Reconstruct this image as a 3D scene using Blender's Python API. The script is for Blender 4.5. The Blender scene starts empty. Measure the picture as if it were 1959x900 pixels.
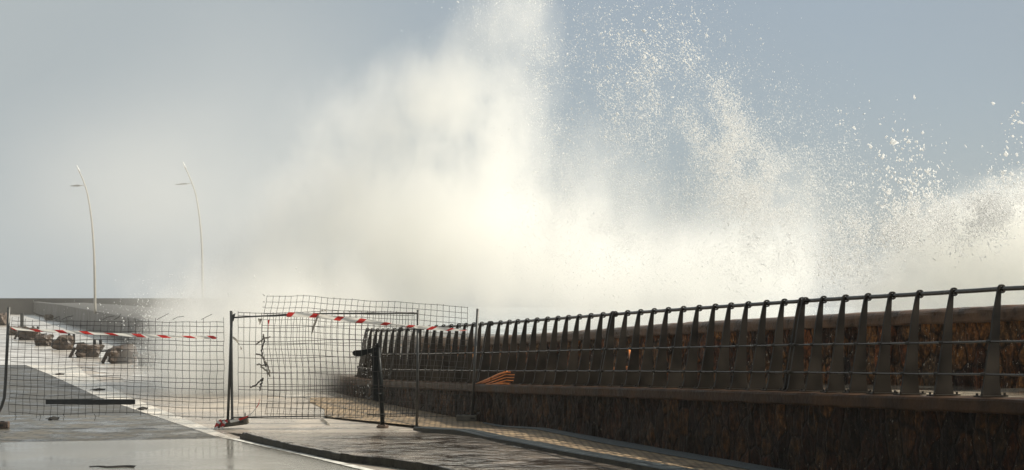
import bpy, bmesh, math, random
import numpy as np
from mathutils import Vector, Matrix, noise as mnoise

# ------------------------------------------------------------------ camera, light, exposure
S = bpy.context.scene
COL = S.collection
EYE, F, CX, HY = 2.45, 3000.0, 979.5, 580.0
cam_d = bpy.data.cameras.new('camera'); cam = bpy.data.objects.new('camera', cam_d); COL.objects.link(cam)
cam.location = (0, 0, EYE); cam.rotation_euler = (math.radians(90), 0, 0)
cam_d.sensor_width = 36; cam_d.lens = F / 1959 * 36
cam_d.shift_y = (HY - 450) / 1959; cam_d.clip_start = 0.1; cam_d.clip_end = 3000
S.camera = cam
S.render.engine = 'CYCLES'

SUN_EL, SUN_AZ = 45, 84          # azimuth clockwise from +Y (the view direction)
W = bpy.data.worlds.new('World'); S.world = W; W.use_nodes = True
nt = W.node_tree; nt.nodes.clear()
wo = nt.nodes.new('ShaderNodeOutputWorld'); bg = nt.nodes.new('ShaderNodeBackground')
sky = nt.nodes.new('ShaderNodeTexSky'); sky.sky_type = 'NISHITA'; sky.sun_disc = False
sky.sun_elevation = math.radians(SUN_EL); sky.sun_rotation = math.radians(SUN_AZ)
sky.air_density = 1.0; sky.dust_density = 1.5
mixw = nt.nodes.new('ShaderNodeMix'); mixw.data_type = 'RGBA'
tcw = nt.nodes.new('ShaderNodeTexCoord'); nzw = nt.nodes.new('ShaderNodeTexNoise')
nzw.inputs['Scale'].default_value = 2.2; nzw.inputs['Detail'].default_value = 3
nt.links.new(tcw.outputs['Generated'], nzw.inputs['Vector'])
mrw = nt.nodes.new('ShaderNodeMapRange')
mrw.inputs['From Min'].default_value = 0.3; mrw.inputs['From Max'].default_value = 0.7
mrw.inputs['To Min'].default_value = 0.72; mrw.inputs['To Max'].default_value = 0.9
nt.links.new(nzw.outputs['Fac'], mrw.inputs['Value']); nt.links.new(mrw.outputs['Result'], mixw.inputs['Factor'])
nt.links.new(sky.outputs['Color'], mixw.inputs['A'])
mixw.inputs['B'].default_value = (2.45, 2.78, 3.02, 1)      # even high cloud veil
sepw = nt.nodes.new('ShaderNodeSeparateXYZ'); nt.links.new(tcw.outputs['Generated'], sepw.inputs[0])
bank = nt.nodes.new('ShaderNodeMapRange'); bank.interpolation_type = 'SMOOTHSTEP'      # a paler cloud bank over the land side
bank.inputs['From Min'].default_value = .15; bank.inputs['From Max'].default_value = -.36
nt.links.new(sepw.outputs['X'], bank.inputs['Value'])
mixb = nt.nodes.new('ShaderNodeMix'); mixb.data_type = 'RGBA'; nt.links.new(bank.outputs['Result'], mixb.inputs['Factor'])
mixb.inputs['B'].default_value = (3.12, 3.45, 3.58, 1); nt.links.new(mixw.outputs['Result'], mixb.inputs['A'])
nt.links.new(mixb.outputs['Result'], bg.inputs['Color']); bg.inputs['Strength'].default_value = 0.095
nt.links.new(bg.outputs[0], wo.inputs['Surface'])

sd = bpy.data.lights.new('sun', 'SUN'); sd.energy = 4.55; sd.angle = math.radians(0.5); sd.color = (1.0, 0.93, 0.80)
sun = bpy.data.objects.new('sun', sd); COL.objects.link(sun)
a, e = math.radians(SUN_AZ), math.radians(SUN_EL)
SUND = Vector((math.sin(a) * math.cos(e), math.cos(a) * math.cos(e), math.sin(e)))
sun.rotation_euler = SUND.to_track_quat('Z', 'Y').to_euler(); sun.location = (30, 20, 40)

S.view_settings.view_transform = 'Standard'; S.view_settings.look = 'None'
S.view_settings.gamma = 1.0; S.view_settings.exposure = 0.55; S.view_settings.use_curve_mapping = False
cy = S.cycles
cy.use_denoising = True
cy.max_bounces = 24; cy.volume_bounces = 20; cy.diffuse_bounces = 3; cy.glossy_bounces = 3
cy.transmission_bounces = 3; cy.transparent_max_bounces = 12
cy.volume_step_rate = 1.0; cy.volume_max_steps = 128
cy.sample_clamp_indirect = 8

rnd = random.Random(7); nr = np.random.default_rng(11)

# ------------------------------------------------------------------ coordinates
def P(x, y, Y): return Vector(((x - CX) * Y / F, Y, EYE + (HY - y) * Y / F))
def G(x, y, z=0.0):
    Y = (EYE - z) * F / (y - HY); return Vector(((x - CX) * Y / F, Y, z))
_px = np.array([700, 768, 940, 1177, 1541, 1706, 1916, 2100.]); _Y = np.array([39.5, 37, 31.5, 26, 20.9, 18.9, 17.3, 16.2])
_q = np.polyfit(_px, 1 / _Y, 2)
def WX(x):                       # the railing line seen at column x
    Y = 1 / np.polyval(_q, x); return Vector(((x - CX) * Y / F, Y, 0))
LINE = [WX(x) for x in list(range(2500, 680, -20))] + [Vector((-9, 54, 0)), Vector((-15.7, 73, 0)), Vector((-23, 95, 0)), Vector((-38, 141, 0)), Vector((-58.6, 204, 0)), Vector((-101, 331, 0))]
def normal_at(i):
    a_ = LINE[max(0, i - 1)]; b_ = LINE[min(len(LINE) - 1, i + 1)]
    t = (b_ - a_).normalized(); return Vector((t.y, -t.x, 0))      # points to the sea (right)
NOR = [normal_at(i) for i in range(len(LINE))]
def zprom(Y): return float(np.interp(Y, [12, 17.3, 18.9, 20.9, 26, 31.5, 37, 39.5, 60, 400], [1.5, 1.395, 1.33, 1.26, 1.055, .82, .61, .52, .42, .42]))
def ztop(Y): return float(np.interp(Y, [12, 16, 18.9, 23.2, 29, 34, 40, 73, 95, 204, 400], [2.62, 2.55, 2.49, 2.32, 2.08, 1.82, 1.55, 1.35, 1.56, 2.2, 3.0]))
def zwalk(Y): return float(np.interp(Y, [12, 27.4, 29.6], [.125, .125, .008]))

# ------------------------------------------------------------------ object helpers
def tag(o, label=None, cat=None, group=None, kind=None):
    if label: o['label'] = label
    if cat: o['category'] = cat
    if group: o['group'] = group
    if kind: o['kind'] = kind
    return o
def thing(name, loc, label, cat, group=None):
    o = bpy.data.objects.new(name, None); COL.objects.link(o); o.location = loc
    o.empty_display_size = .2
    return tag(o, label, cat, group)
def link(name, bm, m, parent=None, smooth=False, offset=None):
    bmesh.ops.recalc_face_normals(bm, faces=bm.faces)
    me = bpy.data.meshes.new(name)
    if offset is None and parent is not None:
        offset = Vector(parent.location)
        q = parent.parent
        while q is not None: offset = offset + Vector(q.location); q = q.parent
    if offset is not None: bmesh.ops.translate(bm, verts=bm.verts, vec=-offset)
    bm.to_mesh(me); bm.free()
    if smooth:
        for p in me.polygons: p.use_smooth = True
    for mm in (m if isinstance(m, (list, tuple)) else [m]): me.materials.append(mm)
    o = bpy.data.objects.new(name, me); COL.objects.link(o)
    if parent is not None: o.parent = parent
    return o
def box(bm, c, s, rot=0.0, tilt=None, bev=0.0):
    M = Matrix.Translation(c) @ Matrix.Rotation(rot, 4, 'Z')
    if tilt: M = M @ tilt
    r = bmesh.ops.create_cube(bm, size=1, matrix=M @ Matrix.Diagonal((s[0], s[1], s[2], 1)))
    if bev:
        es = {e_ for v in r['verts'] for e_ in v.link_edges}
        bmesh.ops.bevel(bm, geom=list(es), offset=bev, segments=2, affect='EDGES', profile=.5)
def tube(bm, pts, r, n=6, r1=None, cap=True):
    pts = [Vector(p) for p in pts]; rings = []
    for i, p in enumerate(pts):
        t = (pts[min(i + 1, len(pts) - 1)] - pts[max(i - 1, 0)])
        if t.length < 1e-9: t = Vector((0, 0, 1))
        t.normalize()
        up = Vector((0, 0, 1)) if abs(t.z) < .9 else Vector((0, 1, 0))
        u = t.cross(up).normalized(); v = u.cross(t)
        rr = r if r1 is None else r + (r1 - r) * i / max(1, len(pts) - 1)
        rings.append([bm.verts.new(p + u * math.cos(2 * math.pi * k / n + .4) * rr + v * math.sin(2 * math.pi * k / n + .4) * rr) for k in range(n)])
    for a_, b_ in zip(rings, rings[1:]):
        for k in range(n): bm.faces.new((a_[k], a_[(k + 1) % n], b_[(k + 1) % n], b_[k]))
    if cap: bm.faces.new(rings[0][::-1]); bm.faces.new(rings[-1])
def prism(bm, poly, origin, ux, uy, thick, uz):
    """poly in (ux,uy) extruded +-thick/2 along uz"""
    a_ = [bm.verts.new(origin + ux * p[0] + uy * p[1] - uz * thick / 2) for p in poly]
    b_ = [bm.verts.new(origin + ux * p[0] + uy * p[1] + uz * thick / 2) for p in poly]
    n = len(poly)
    bm.faces.new(a_[::-1]); bm.faces.new(b_)
    for k in range(n): bm.faces.new((a_[k], a_[(k + 1) % n], b_[(k + 1) % n], b_[k]))
def sheet(bm, rows):
    vs = [[bm.verts.new(p) for p in r] for r in rows]
    for a_, b_ in zip(vs, vs[1:]):
        for k in range(len(a_) - 1): bm.faces.new((a_[k], a_[k + 1], b_[k + 1], b_[k]))
def ribbon(bm, pts, w, up=Vector((0, 0, 1)), twist=0.0, nx=1):
    """thin tape following pts; twist in turns over the length"""
    prev = None
    for i, p in enumerate(pts):
        p = Vector(p); t = (Vector(pts[min(i + 1, len(pts) - 1)]) - Vector(pts[max(i - 1, 0)])).normalized()
        u = (up - t * up.dot(t)).normalized()
        ang = twist(i / (len(pts) - 1)) if callable(twist) else twist * 2 * math.pi * i / (len(pts) - 1)
        u = Matrix.Rotation(ang, 3, t) @ u
        ww = w(i / (len(pts) - 1)) if callable(w) else w
        cur = [bm.verts.new(p + u * ww * (k / nx - .5)) for k in range(nx + 1)]
        if prev:
            for k in range(nx): bm.faces.new((prev[k], prev[k + 1], cur[k + 1], cur[k]))
        prev = cur

# ------------------------------------------------------------------ materials
def newmat(name):
    m = bpy.data.materials.new(name); m.use_nodes = True
    return m, m.node_tree, m.node_tree.nodes['Principled BSDF']
def N(t, typ, **kw):
    n = t.nodes.new(typ)
    for k, v in kw.items():
        if k in n.inputs: n.inputs[k].default_value = v
        else: setattr(n, k, v)
    return n
def ramp(t, fac, stops):
    r = t.nodes.new('ShaderNodeValToRGB'); el = r.color_ramp.elements
    el[0].position, el[0].color = stops[0][0], (*stops[0][1], 1)
    el[1].position, el[1].color = stops[-1][0], (*stops[-1][1], 1)
    for p, c in stops[1:-1]:
        q = el.new(p); q.color = (*c, 1)
    t.links.new(fac, r.inputs['Fac']); return r
def mapr(t, v, a0, a1, b0, b1):
    n = N(t, 'ShaderNodeMapRange'); n.inputs['From Min'].default_value = a0; n.inputs['From Max'].default_value = a1
    n.inputs['To Min'].default_value = b0; n.inputs['To Max'].default_value = b1
    t.links.new(v, n.inputs['Value']); return n.outputs['Result']
def coords(t, scale=(1, 1, 1), rz=0.0):
    tc = N(t, 'ShaderNodeNewGeometry'); mp = N(t, 'ShaderNodeMapping')
    mp.inputs['Scale'].default_value = scale; mp.inputs['Rotation'].default_value = (0, 0, rz)
    t.links.new(tc.outputs['Position'], mp.inputs['Vector']); return mp.outputs['Vector']
def simple(name, col, rough=.5, metal=0.0, var=.25, nscale=6.0, bump=.15, spec=.5, scale=(1, 1, 1)):
    m, t, b = newmat(name); v = coords(t, scale)
    n = N(t, 'ShaderNodeTexNoise', Scale=nscale, Detail=5.0); t.links.new(v, n.inputs['Vector'])
    lo = tuple(c * (1 - var) for c in col); hi = tuple(min(1, c * (1 + var)) for c in col)
    r = ramp(t, n.outputs['Fac'], [(.3, lo), (.7, hi)]); t.links.new(r.outputs['Color'], b.inputs['Base Color'])
    t.links.new(mapr(t, n.outputs['Fac'], .3, .7, max(.03, rough - .12), min(1, rough + .12)), b.inputs['Roughness'])
    b.inputs['Metallic'].default_value = metal; b.inputs['Specular IOR Level'].default_value = spec
    if bump:
        bp = N(t, 'ShaderNodeBump', Strength=bump, Distance=.01)
        n2 = N(t, 'ShaderNodeTexNoise', Scale=nscale * 6, Detail=4.0); t.links.new(v, n2.inputs['Vector'])
        t.links.new(n2.outputs['Fac'], bp.inputs['Height']); t.links.new(bp.outputs['Normal'], b.inputs['Normal'])
    return m
def wet(name, dry, wetc, rlo, rhi, scale=.6, pool=.5, bumpd=.004, pavers=None, rot=0.0, grit=40.0, ripple=7.0, ramp_=.35):
    """a wet ground: smooth where water stands, rougher where the surface stands proud"""
    m, t, b = newmat(name); v = coords(t, (1, 1, 1), rot)
    n = N(t, 'ShaderNodeTexNoise', Scale=scale, Detail=6.0, Roughness=.62); t.links.new(v, n.inputs['Vector'])
    fac = mapr(t, n.outputs['Fac'], pool - .1, pool + .1, 0, 1)          # 0 water, 1 proud
    g = N(t, 'ShaderNodeTexNoise', Scale=grit, Detail=4.0); t.links.new(v, g.inputs['Vector'])
    big = N(t, 'ShaderNodeTexNoise', Scale=.35, Detail=4.0); t.links.new(v, big.inputs['Vector'])
    c1 = ramp(t, big.outputs['Fac'], [(.3, tuple(c * .75 for c in dry)), (.7, tuple(c * 1.25 for c in dry))])
    mx = N(t, 'ShaderNodeMix', data_type='RGBA'); mx.inputs['A'].default_value = (*wetc, 1)
    t.links.new(c1.outputs['Color'], mx.inputs['B']); t.links.new(fac, mx.inputs['Factor'])
    col = mx.outputs['Result']
    hsum = N(t, 'ShaderNodeMath', operation='MULTIPLY'); t.links.new(g.outputs['Fac'], hsum.inputs[0]); t.links.new(fac, hsum.inputs[1])
    height = hsum.outputs[0]
    if pavers:
        br = N(t, 'ShaderNodeTexBrick'); t.links.new(v, br.inputs['Vector'])
        br.inputs['Scale'].default_value = 1.0; br.inputs['Brick Width'].default_value = pavers[0]; br.inputs['Row Height'].default_value = pavers[1]
        br.inputs['Mortar Size'].default_value = pavers[2]; br.inputs['Mortar Smooth'].default_value = .2
        br.inputs['Color1'].default_value = (.7, .7, .7, 1); br.inputs['Color2'].default_value = (1.2, 1.15, 1.1, 1); br.inputs['Mortar'].default_value = (.3, .3, .3, 1)
        mm = N(t, 'ShaderNodeMix', data_type='RGBA', blend_type='MULTIPLY'); mm.inputs['Factor'].default_value = 1
        t.links.new(col, mm.inputs['A']); t.links.new(br.outputs['Color'], mm.inputs['B']); col = mm.outputs['Result']
        ad = N(t, 'ShaderNodeMath', operation='SUBTRACT'); t.links.new(height, ad.inputs[0]); t.links.new(br.outputs['Fac'], ad.inputs[1]); height = ad.outputs[0]
    t.links.new(col, b.inputs['Base Color'])
    t.links.new(mapr(t, fac, 0, 1, rlo, rhi), b.inputs['Roughness'])
    rp = N(t, 'ShaderNodeTexNoise', Scale=ripple, Detail=3.0); t.links.new(v, rp.inputs['Vector'])   # wind ripples on the film
    h2 = N(t, 'ShaderNodeMath', operation='MULTIPLY_ADD'); t.links.new(rp.outputs['Fac'], h2.inputs[0]); h2.inputs[1].default_value = ramp_; t.links.new(height, h2.inputs[2])
    bp = N(t, 'ShaderNodeBump', Strength=1.0, Distance=bumpd); t.links.new(h2.outputs[0], bp.inputs['Height']); t.links.new(bp.outputs['Normal'], b.inputs['Normal'])
    return m

def stone(name, bright=1.0, sc=6.5):
    """rubble masonry of tall rough stones with dark joints, wet, with glints painted in as pale flecks"""
    m, t, b = newmat(name); v = coords(t, (1, 1, .62))
    ns = N(t, 'ShaderNodeTexNoise', Scale=3.5, Detail=5.0, Roughness=.65); t.links.new(v, ns.inputs['Vector'])
    mxv = N(t, 'ShaderNodeMix', data_type='VECTOR'); mxv.inputs['Factor'].default_value = .12
    t.links.new(v, mxv.inputs['A']); t.links.new(ns.outputs['Color'], mxv.inputs['B'])
    vo = N(t, 'ShaderNodeTexVoronoi', Scale=sc); t.links.new(mxv.outputs['Result'], vo.inputs['Vector'])
    ve = N(t, 'ShaderNodeTexVoronoi', Scale=sc, feature='DISTANCE_TO_EDGE'); t.links.new(mxv.outputs['Result'], ve.inputs['Vector'])
    sx = N(t, 'ShaderNodeSeparateColor'); t.links.new(vo.outputs['Color'], sx.inputs['Color'])
    k = bright
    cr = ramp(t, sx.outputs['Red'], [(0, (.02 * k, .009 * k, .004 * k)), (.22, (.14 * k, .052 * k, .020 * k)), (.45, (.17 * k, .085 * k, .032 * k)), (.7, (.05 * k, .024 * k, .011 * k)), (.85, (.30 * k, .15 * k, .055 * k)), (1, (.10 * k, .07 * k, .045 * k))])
    vf = coords(t, (1, 1, .6)); nf = N(t, 'ShaderNodeTexNoise', Scale=15.0, Detail=9.0, Roughness=.78); t.links.new(vf, nf.inputs['Vector'])
    sh = ramp(t, nf.outputs['Fac'], [(.38, (.12, .10, .09)), (.5, (.65, .6, .55)), (.65, (2.4, 2.1, 1.7))])
    mm = N(t, 'ShaderNodeMix', data_type='RGBA', blend_type='MULTIPLY'); mm.inputs['Factor'].default_value = 1
    t.links.new(cr.outputs['Color'], mm.inputs['A']); t.links.new(sh.outputs['Color'], mm.inputs['B'])
    vb = coords(t, (1, 1, .5)); nb = N(t, 'ShaderNodeTexNoise', Scale=1.1, Detail=4.0); t.links.new(vb, nb.inputs['Vector'])
    rb = ramp(t, nb.outputs['Fac'], [(.35, (.45, .42, .4)), (.65, (1.5, 1.4, 1.3))])
    m2 = N(t, 'ShaderNodeMix', data_type='RGBA', blend_type='MULTIPLY'); m2.inputs['Factor'].default_value = 1
    t.links.new(mm.outputs['Result'], m2.inputs['A']); t.links.new(rb.outputs['Color'], m2.inputs['B'])
    ed = mapr(t, ve.outputs['Distance'], .0, .09, .15, 1)
    mj = N(t, 'ShaderNodeMix', data_type='RGBA'); mj.inputs['A'].default_value = (.006, .004, .003, 1)
    t.links.new(m2.outputs['Result'], mj.inputs['B']); t.links.new(ed, mj.inputs['Factor'])
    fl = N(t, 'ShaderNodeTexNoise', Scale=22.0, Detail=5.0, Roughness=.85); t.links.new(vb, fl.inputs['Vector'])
    fm_ = mapr(t, fl.outputs['Fac'], .625, .66, 0, 1)  # wet glints put into the base colour as sparse pale flecks
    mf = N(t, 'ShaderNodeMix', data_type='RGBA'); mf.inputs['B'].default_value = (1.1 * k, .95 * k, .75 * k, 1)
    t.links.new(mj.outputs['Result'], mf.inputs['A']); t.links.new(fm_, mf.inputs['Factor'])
    t.links.new(mf.outputs['Result'], b.inputs['Base Color']); b.inputs['Specular IOR Level'].default_value = .1
    t.links.new(mapr(t, nf.outputs['Fac'], .3, .7, .5, .3), b.inputs['Roughness'])
    h = N(t, 'ShaderNodeMath', operation='MULTIPLY_ADD'); t.links.new(nf.outputs['Fac'], h.inputs[0]); h.inputs[1].default_value = 1.6; t.links.new(ed, h.inputs[2])
    bp = N(t, 'ShaderNodeBump', Strength=1.0, Distance=.06); t.links.new(h.outputs[0], bp.inputs['Height']); t.links.new(bp.outputs['Normal'], b.inputs['Normal'])
    return m

M = {}
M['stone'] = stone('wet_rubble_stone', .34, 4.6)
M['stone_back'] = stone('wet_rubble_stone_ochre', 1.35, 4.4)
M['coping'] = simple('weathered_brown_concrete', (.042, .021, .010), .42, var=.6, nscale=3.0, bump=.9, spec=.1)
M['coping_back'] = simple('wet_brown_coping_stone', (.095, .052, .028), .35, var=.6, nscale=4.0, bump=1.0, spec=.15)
M['far_wall'] = simple('grey_concrete', (.055, .05, .042), .6, var=.25, nscale=.5, bump=.3)
M['kerb'] = simple('wet_dark_kerb_stone', (.034, .030, .022), .45, var=.7, nscale=5, bump=.8, spec=.06)
M['slate'] = simple('slate_kerb_stone', (.035, .042, .044), .5, var=.6, nscale=9, bump=.8, spec=.2)
M['steel'] = simple('galvanised_steel_rail', (.09, .085, .08), .22, metal=.9, var=.15, nscale=2, bump=0)
M['post'] = simple('brown_painted_plate_steel', (.014, .010, .006), .42, metal=.0, var=.7, nscale=3, bump=.15, spec=.25)
M['wire'] = simple('rusty_fence_wire', (.05, .047, .042), .5, metal=.6, var=.3, nscale=8, bump=0)
M['fpost'] = simple('dull_galvanised_tube', (.07, .07, .065), .42, metal=.5, var=.3, nscale=8, bump=.2)
M['black'] = simple('black_painted_iron', (.007, .009, .009), .45, var=.4, nscale=8, bump=.2, spec=.15)
M['block'] = simple('cast_concrete_foot', (.10, .085, .06), .6, var=.35, nscale=9, bump=.8)
M['rust_block'] = simple('brown_concrete_foot', (.09, .055, .035), .6, var=.35, nscale=9, bump=.8)
M['plank'] = simple('dark_timber_bar', (.02, .02, .018), .5, var=.4, nscale=5, bump=.5)
M['orange'] = simple('orange_plastic_tube', (.62, .20, .045), .35, var=.15, nscale=4, bump=.05)
M['rock'] = simple('brown_volcanic_rock', (.075, .052, .036), .55, var=.5, nscale=4, bump=1.0)
M['lamp'] = simple('grey_lamp_pole_paint', (.34, .32, .27), .45, metal=.0, var=.1, nscale=2, bump=0)
M['lampwhite'] = simple('white_lamp_tip', (.75, .75, .72), .3, var=.05, nscale=2, bump=0)
M['debris'] = simple('dead_plant_scrap', (.02, .017, .013), .7, var=.4, nscale=9, bump=.5)
M['white'] = simple('white_tape', (.80, .78, .72), .4, var=.06, nscale=9, bump=.2)
M['greytape'] = simple('soiled_tape', (.36, .33, .28), .5, var=.4, nscale=14, bump=.3)
M['darktape'] = simple('knotted_dirty_tape', (.07, .065, .055), .6, var=.5, nscale=20, bump=.3)
M['red'] = simple('red_tape_stripe', (.55, .035, .03), .4, var=.1, nscale=9, bump=.2)
for k_ in ('white', 'greytape', 'red'):       # thin film lets light through
    t_ = M[k_].node_tree; b_ = t_.nodes['Principled BSDF']; tr = t_.nodes.new('ShaderNodeBsdfTranslucent')
    src = b_.inputs['Base Color'].links[0].from_socket; t_.links.new(src, tr.inputs['Color'])
    ms = t_.nodes.new('ShaderNodeMixShader'); ms.inputs[0].default_value = .45
    t_.links.new(b_.outputs[0], ms.inputs[1]); t_.links.new(tr.outputs[0], ms.inputs[2]); t_.links.new(ms.outputs[0], t_.nodes['Material Output'].inputs['Surface'])

M['road'] = wet('wet_smooth_asphalt', (.16, .15, .125), (.12, .115, .10), .06, .18, .5, .42, .002)
M['asphalt'] = wet('wet_coarse_asphalt', (.065, .06, .05), (.03, .027, .024), .2, .6, 1.0, .45, .008, grit=25)
M['pavers'] = wet('wet_block_pavers', (.12, .108, .085), (.03, .028, .023), .08, .5, 1.2, .47, .016, pavers=(.5, .25, .03), rot=.2, grit=9.0)
M['esplanade'] = wet('wet_light_paving', (.34, .30, .25), (.25, .22, .19), .14, .36, .45, .45, .006, pavers=(.6, .6, .008), rot=.43)
M['walk'] = wet('wet_sidewalk_slabs', (.20, .17, .14), (.045, .036, .03), .02, .13, 1.3, .52, .018, grit=7.0, ripple=2.6, ramp_=2.2, pavers=(.9, .45, .010), rot=.5)
M['setts'] = wet('tan_stone_setts', (.36, .26, .15), (.19, .13, .08), .35, .6, 3.2, .45, .02, pavers=(.13, .11, .016), rot=.5, grit=30)
M['prom'] = wet('wet_promenade_slabs', (.30, .26, .20), (.2, .17, .135), .06, .25, .9, .5, .008, pavers=(.5, .5, .006), rot=.43)
M['paint'] = simple('worn_white_road_paint', (.62, .60, .54), .3, var=.25, nscale=5, bump=.3)
M['gutter'] = wet('pale_gutter_stone', (.55, .52, .46), (.36, .34, .30), .08, .3, 1.5, .42, .005, pavers=(1.0, .5, .01), rot=.41)
m, t, b = newmat('sea_water'); b.inputs['Roughness'].default_value = .15
v = coords(t); nf = N(t, 'ShaderNodeTexNoise', Scale=.35, Detail=8.0, Roughness=.65); t.links.new(v, nf.inputs['Vector'])
r = ramp(t, nf.outputs['Fac'], [(.42, (.03, .06, .06)), (.55, (.7, .72, .7))]); t.links.new(r.outputs['Color'], b.inputs['Base Color'])
bp = N(t, 'ShaderNodeBump', Strength=1, Distance=.6); t.links.new(nf.outputs['Fac'], bp.inputs['Height']); t.links.new(bp.outputs['Normal'], b.inputs['Normal'])
M['sea'] = m
m, t, b = newmat('thin_foamy_floodwater'); v = coords(t)
nf = N(t, 'ShaderNodeTexNoise', Scale=.5, Detail=8.0, Roughness=.6); t.links.new(v, nf.inputs['Vector'])
r = ramp(t, nf.outputs['Fac'], [(.38, (.24, .20, .17)), (.5, (.42, .38, .33)), (.62, (.72, .70, .65))]); t.links.new(r.outputs['Color'], b.inputs['Base Color'])
b.inputs['Roughness'].default_value = .2
bp = N(t, 'ShaderNodeBump', Strength=.6, Distance=.05); t.links.new(nf.outputs['Fac'], bp.inputs['Height']); t.links.new(bp.outputs['Normal'], b.inputs['Normal'])
M['flood'] = m
m, t, b = newmat('sea_foam_drops'); b.inputs['Base Color'].default_value = (.95, .95, .94, 1); b.inputs['Roughness'].default_value = .3
tr = t.nodes.new('ShaderNodeBsdfTranslucent'); tr.inputs['Color'].default_value = (.96, .96, .95, 1)
ms = t.nodes.new('ShaderNodeMixShader'); ms.inputs[0].default_value = .82
t.links.new(b.outputs[0], ms.inputs[1]); t.links.new(tr.outputs[0], ms.inputs[2]); t.links.new(ms.outputs[0], t.nodes['Material Output'].inputs['Surface'])
M['drop'] = m

# ------------------------------------------------------------------ the ground
def poly(name, pts, m, sub=0):
    bm = bmesh.new(); f = bm.faces.new([bm.verts.new(p) for p in pts])
    return tag(link(name, bm, m), kind='structure')
bm = bmesh.new(); sheet(bm, [[(-900, -60, 0), (160, -60, 0)], [(-900, 900, 0), (160, 900, 0)]])
# land ends at the sea wall: cut by building it as a strip along the wall line instead
bm.free()
bm = bmesh.new()
gl = [Vector((12, -60, 0))] + [p + n * .3 for p, n in zip(LINE, NOR)] + [Vector((-101, 900, 0))]
rows = [[(-900, p.y, 0), (-120, p.y, 0), (p.x, p.y, 0)] for p in gl]
sheet(bm, rows); tag(link('ground', bm, M['esplanade']), kind='structure')
bm = bmesh.new(); sheet(bm, [[(-900, -60, -1.6), (900, -60, -1.6)], [(-900, 1500, -1.6), (900, 1500, -1.6)]])
tag(link('sea', bm, M['sea']), kind='structure')

# road edge (left side of the white line), world
EDGE = [Vector((3.6, 11, 0)), G(691, 900), G(560, 868), G(438, 841), G(412, 836), G(280, 792), G(192, 762), G(92, 716), G(50, 699.5)]
YB = G(0, 846).y          # the joint between smooth slab and pavers
def edge_x(Y):
    ys = [p.y for p in EDGE]; xs = [p.x for p in EDGE]; return float(np.interp(Y, ys, xs))
def strip(name, Y0, Y1, x0, fx, z, m, n=14):
    bm = bmesh.new(); rows = []
    for i in range(n + 1):
        Y = Y0 + (Y1 - Y0) * i / n; rows.append([(x0(Y) if callable(x0) else x0, Y, z), (fx(Y), Y, z)])
    sheet(bm, rows); return tag(link(name, bm, m), kind='structure')
YE = EDGE[-1].y
_a, _b = G(0, 847), G(440, 838.5)
def seam(x): return _a.y + (_b.y - _a.y) * (max(x, -30) - _a.x) / (_b.x - _a.x)
bm = bmesh.new(); rows = []                       # smooth slab, its far edge runs slightly askew
for i in range(41):
    f = i / 40; Yc = -60 + (28.4 + 60) * f; xr = edge_x(max(Yc, 11)) if Yc > 11 else 3.6 + (11 - Yc) * .5
    rows.append([(-60 + (xr + 60) * k / 12, -60 + (min(seam(-60 + (xr + 60) * k / 12), 28.4) - .10 + 60) * f, .010) for k in range(13)])
sheet(bm, rows); tag(link('road', bm, M['road']), kind='structure')
strip('road', 14, 34.2, -60, edge_x, .005, M['pavers'], 24)
strip('road', 34.2, YE, -60, edge_x, .005, M['asphalt'], 24)
# dark joint channel across the road between slab and pavers
bm = bmesh.new(); xs_ = [-30, -20, -12, -9, -7.5, -6, -5.25]
sheet(bm, [[(x, seam(x) - .11, .012) for x in xs_], [(x, seam(x) - .085 + .02 * math.sin(x * 3), .012) for x in xs_]])
sheet(bm, [[(x, seam(x) + .25, .012) for x in xs_], [(x, seam(x) + .285 + .03 * math.sin(x * 2), .012) for x in xs_]])
tag(link('drainage_channel', bm, M['kerb']), 'dark drainage channel crossing the wet road at the near edge of the paver strip', 'drain')
# white line: a thin painted line near, a broad pale gutter band further on
def band(name, pts, widths, z, m):
    bm = bmesh.new(); rows = []
    for i, p in enumerate(pts):
        rows.append([(p.x, p.y, z), (p.x + widths[i], p.y, z)])
    sheet(bm, rows); return tag(link(name, bm, m), kind='structure')
E2 = EDGE[3:]
band('road_marking', EDGE[0:4], [.17, .17, .16, .12], .012, M['paint'])
band('gutter', E2, [.12, .25, .55, .8, 1.3, 2.0], .010, M['gutter'])

# thin foamy water over the far esplanade
bm = bmesh.new()
def wl(Y): return float(np.interp(Y, [p.y for p in LINE], [p.x for p in LINE])) - .05
def flood_rows(Ys, xl, n):
    rows = []
    for Y in Ys:
        a_, b_ = xl(Y), wl(Y); rows.append([(a_ + (b_ - a_) * k / n, Y, .012) for k in range(n + 1)])
    sheet(bm, rows)
flood_rows(list(np.linspace(61.6, 330, 50)), lambda Y: -300, 12)
flood_rows(list(np.linspace(40.5, 61.6, 60)), lambda Y: edge_x(Y) + 2.0 + 1.2 * mnoise.noise(Vector((Y * .35, 0, 0))) + .5 * mnoise.noise(Vector((Y * 1.5, 3, 0))) + max(0, (46 - Y)) * .5, 8)
tag(link('floodwater', bm, M['flood']), kind='structure')

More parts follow.
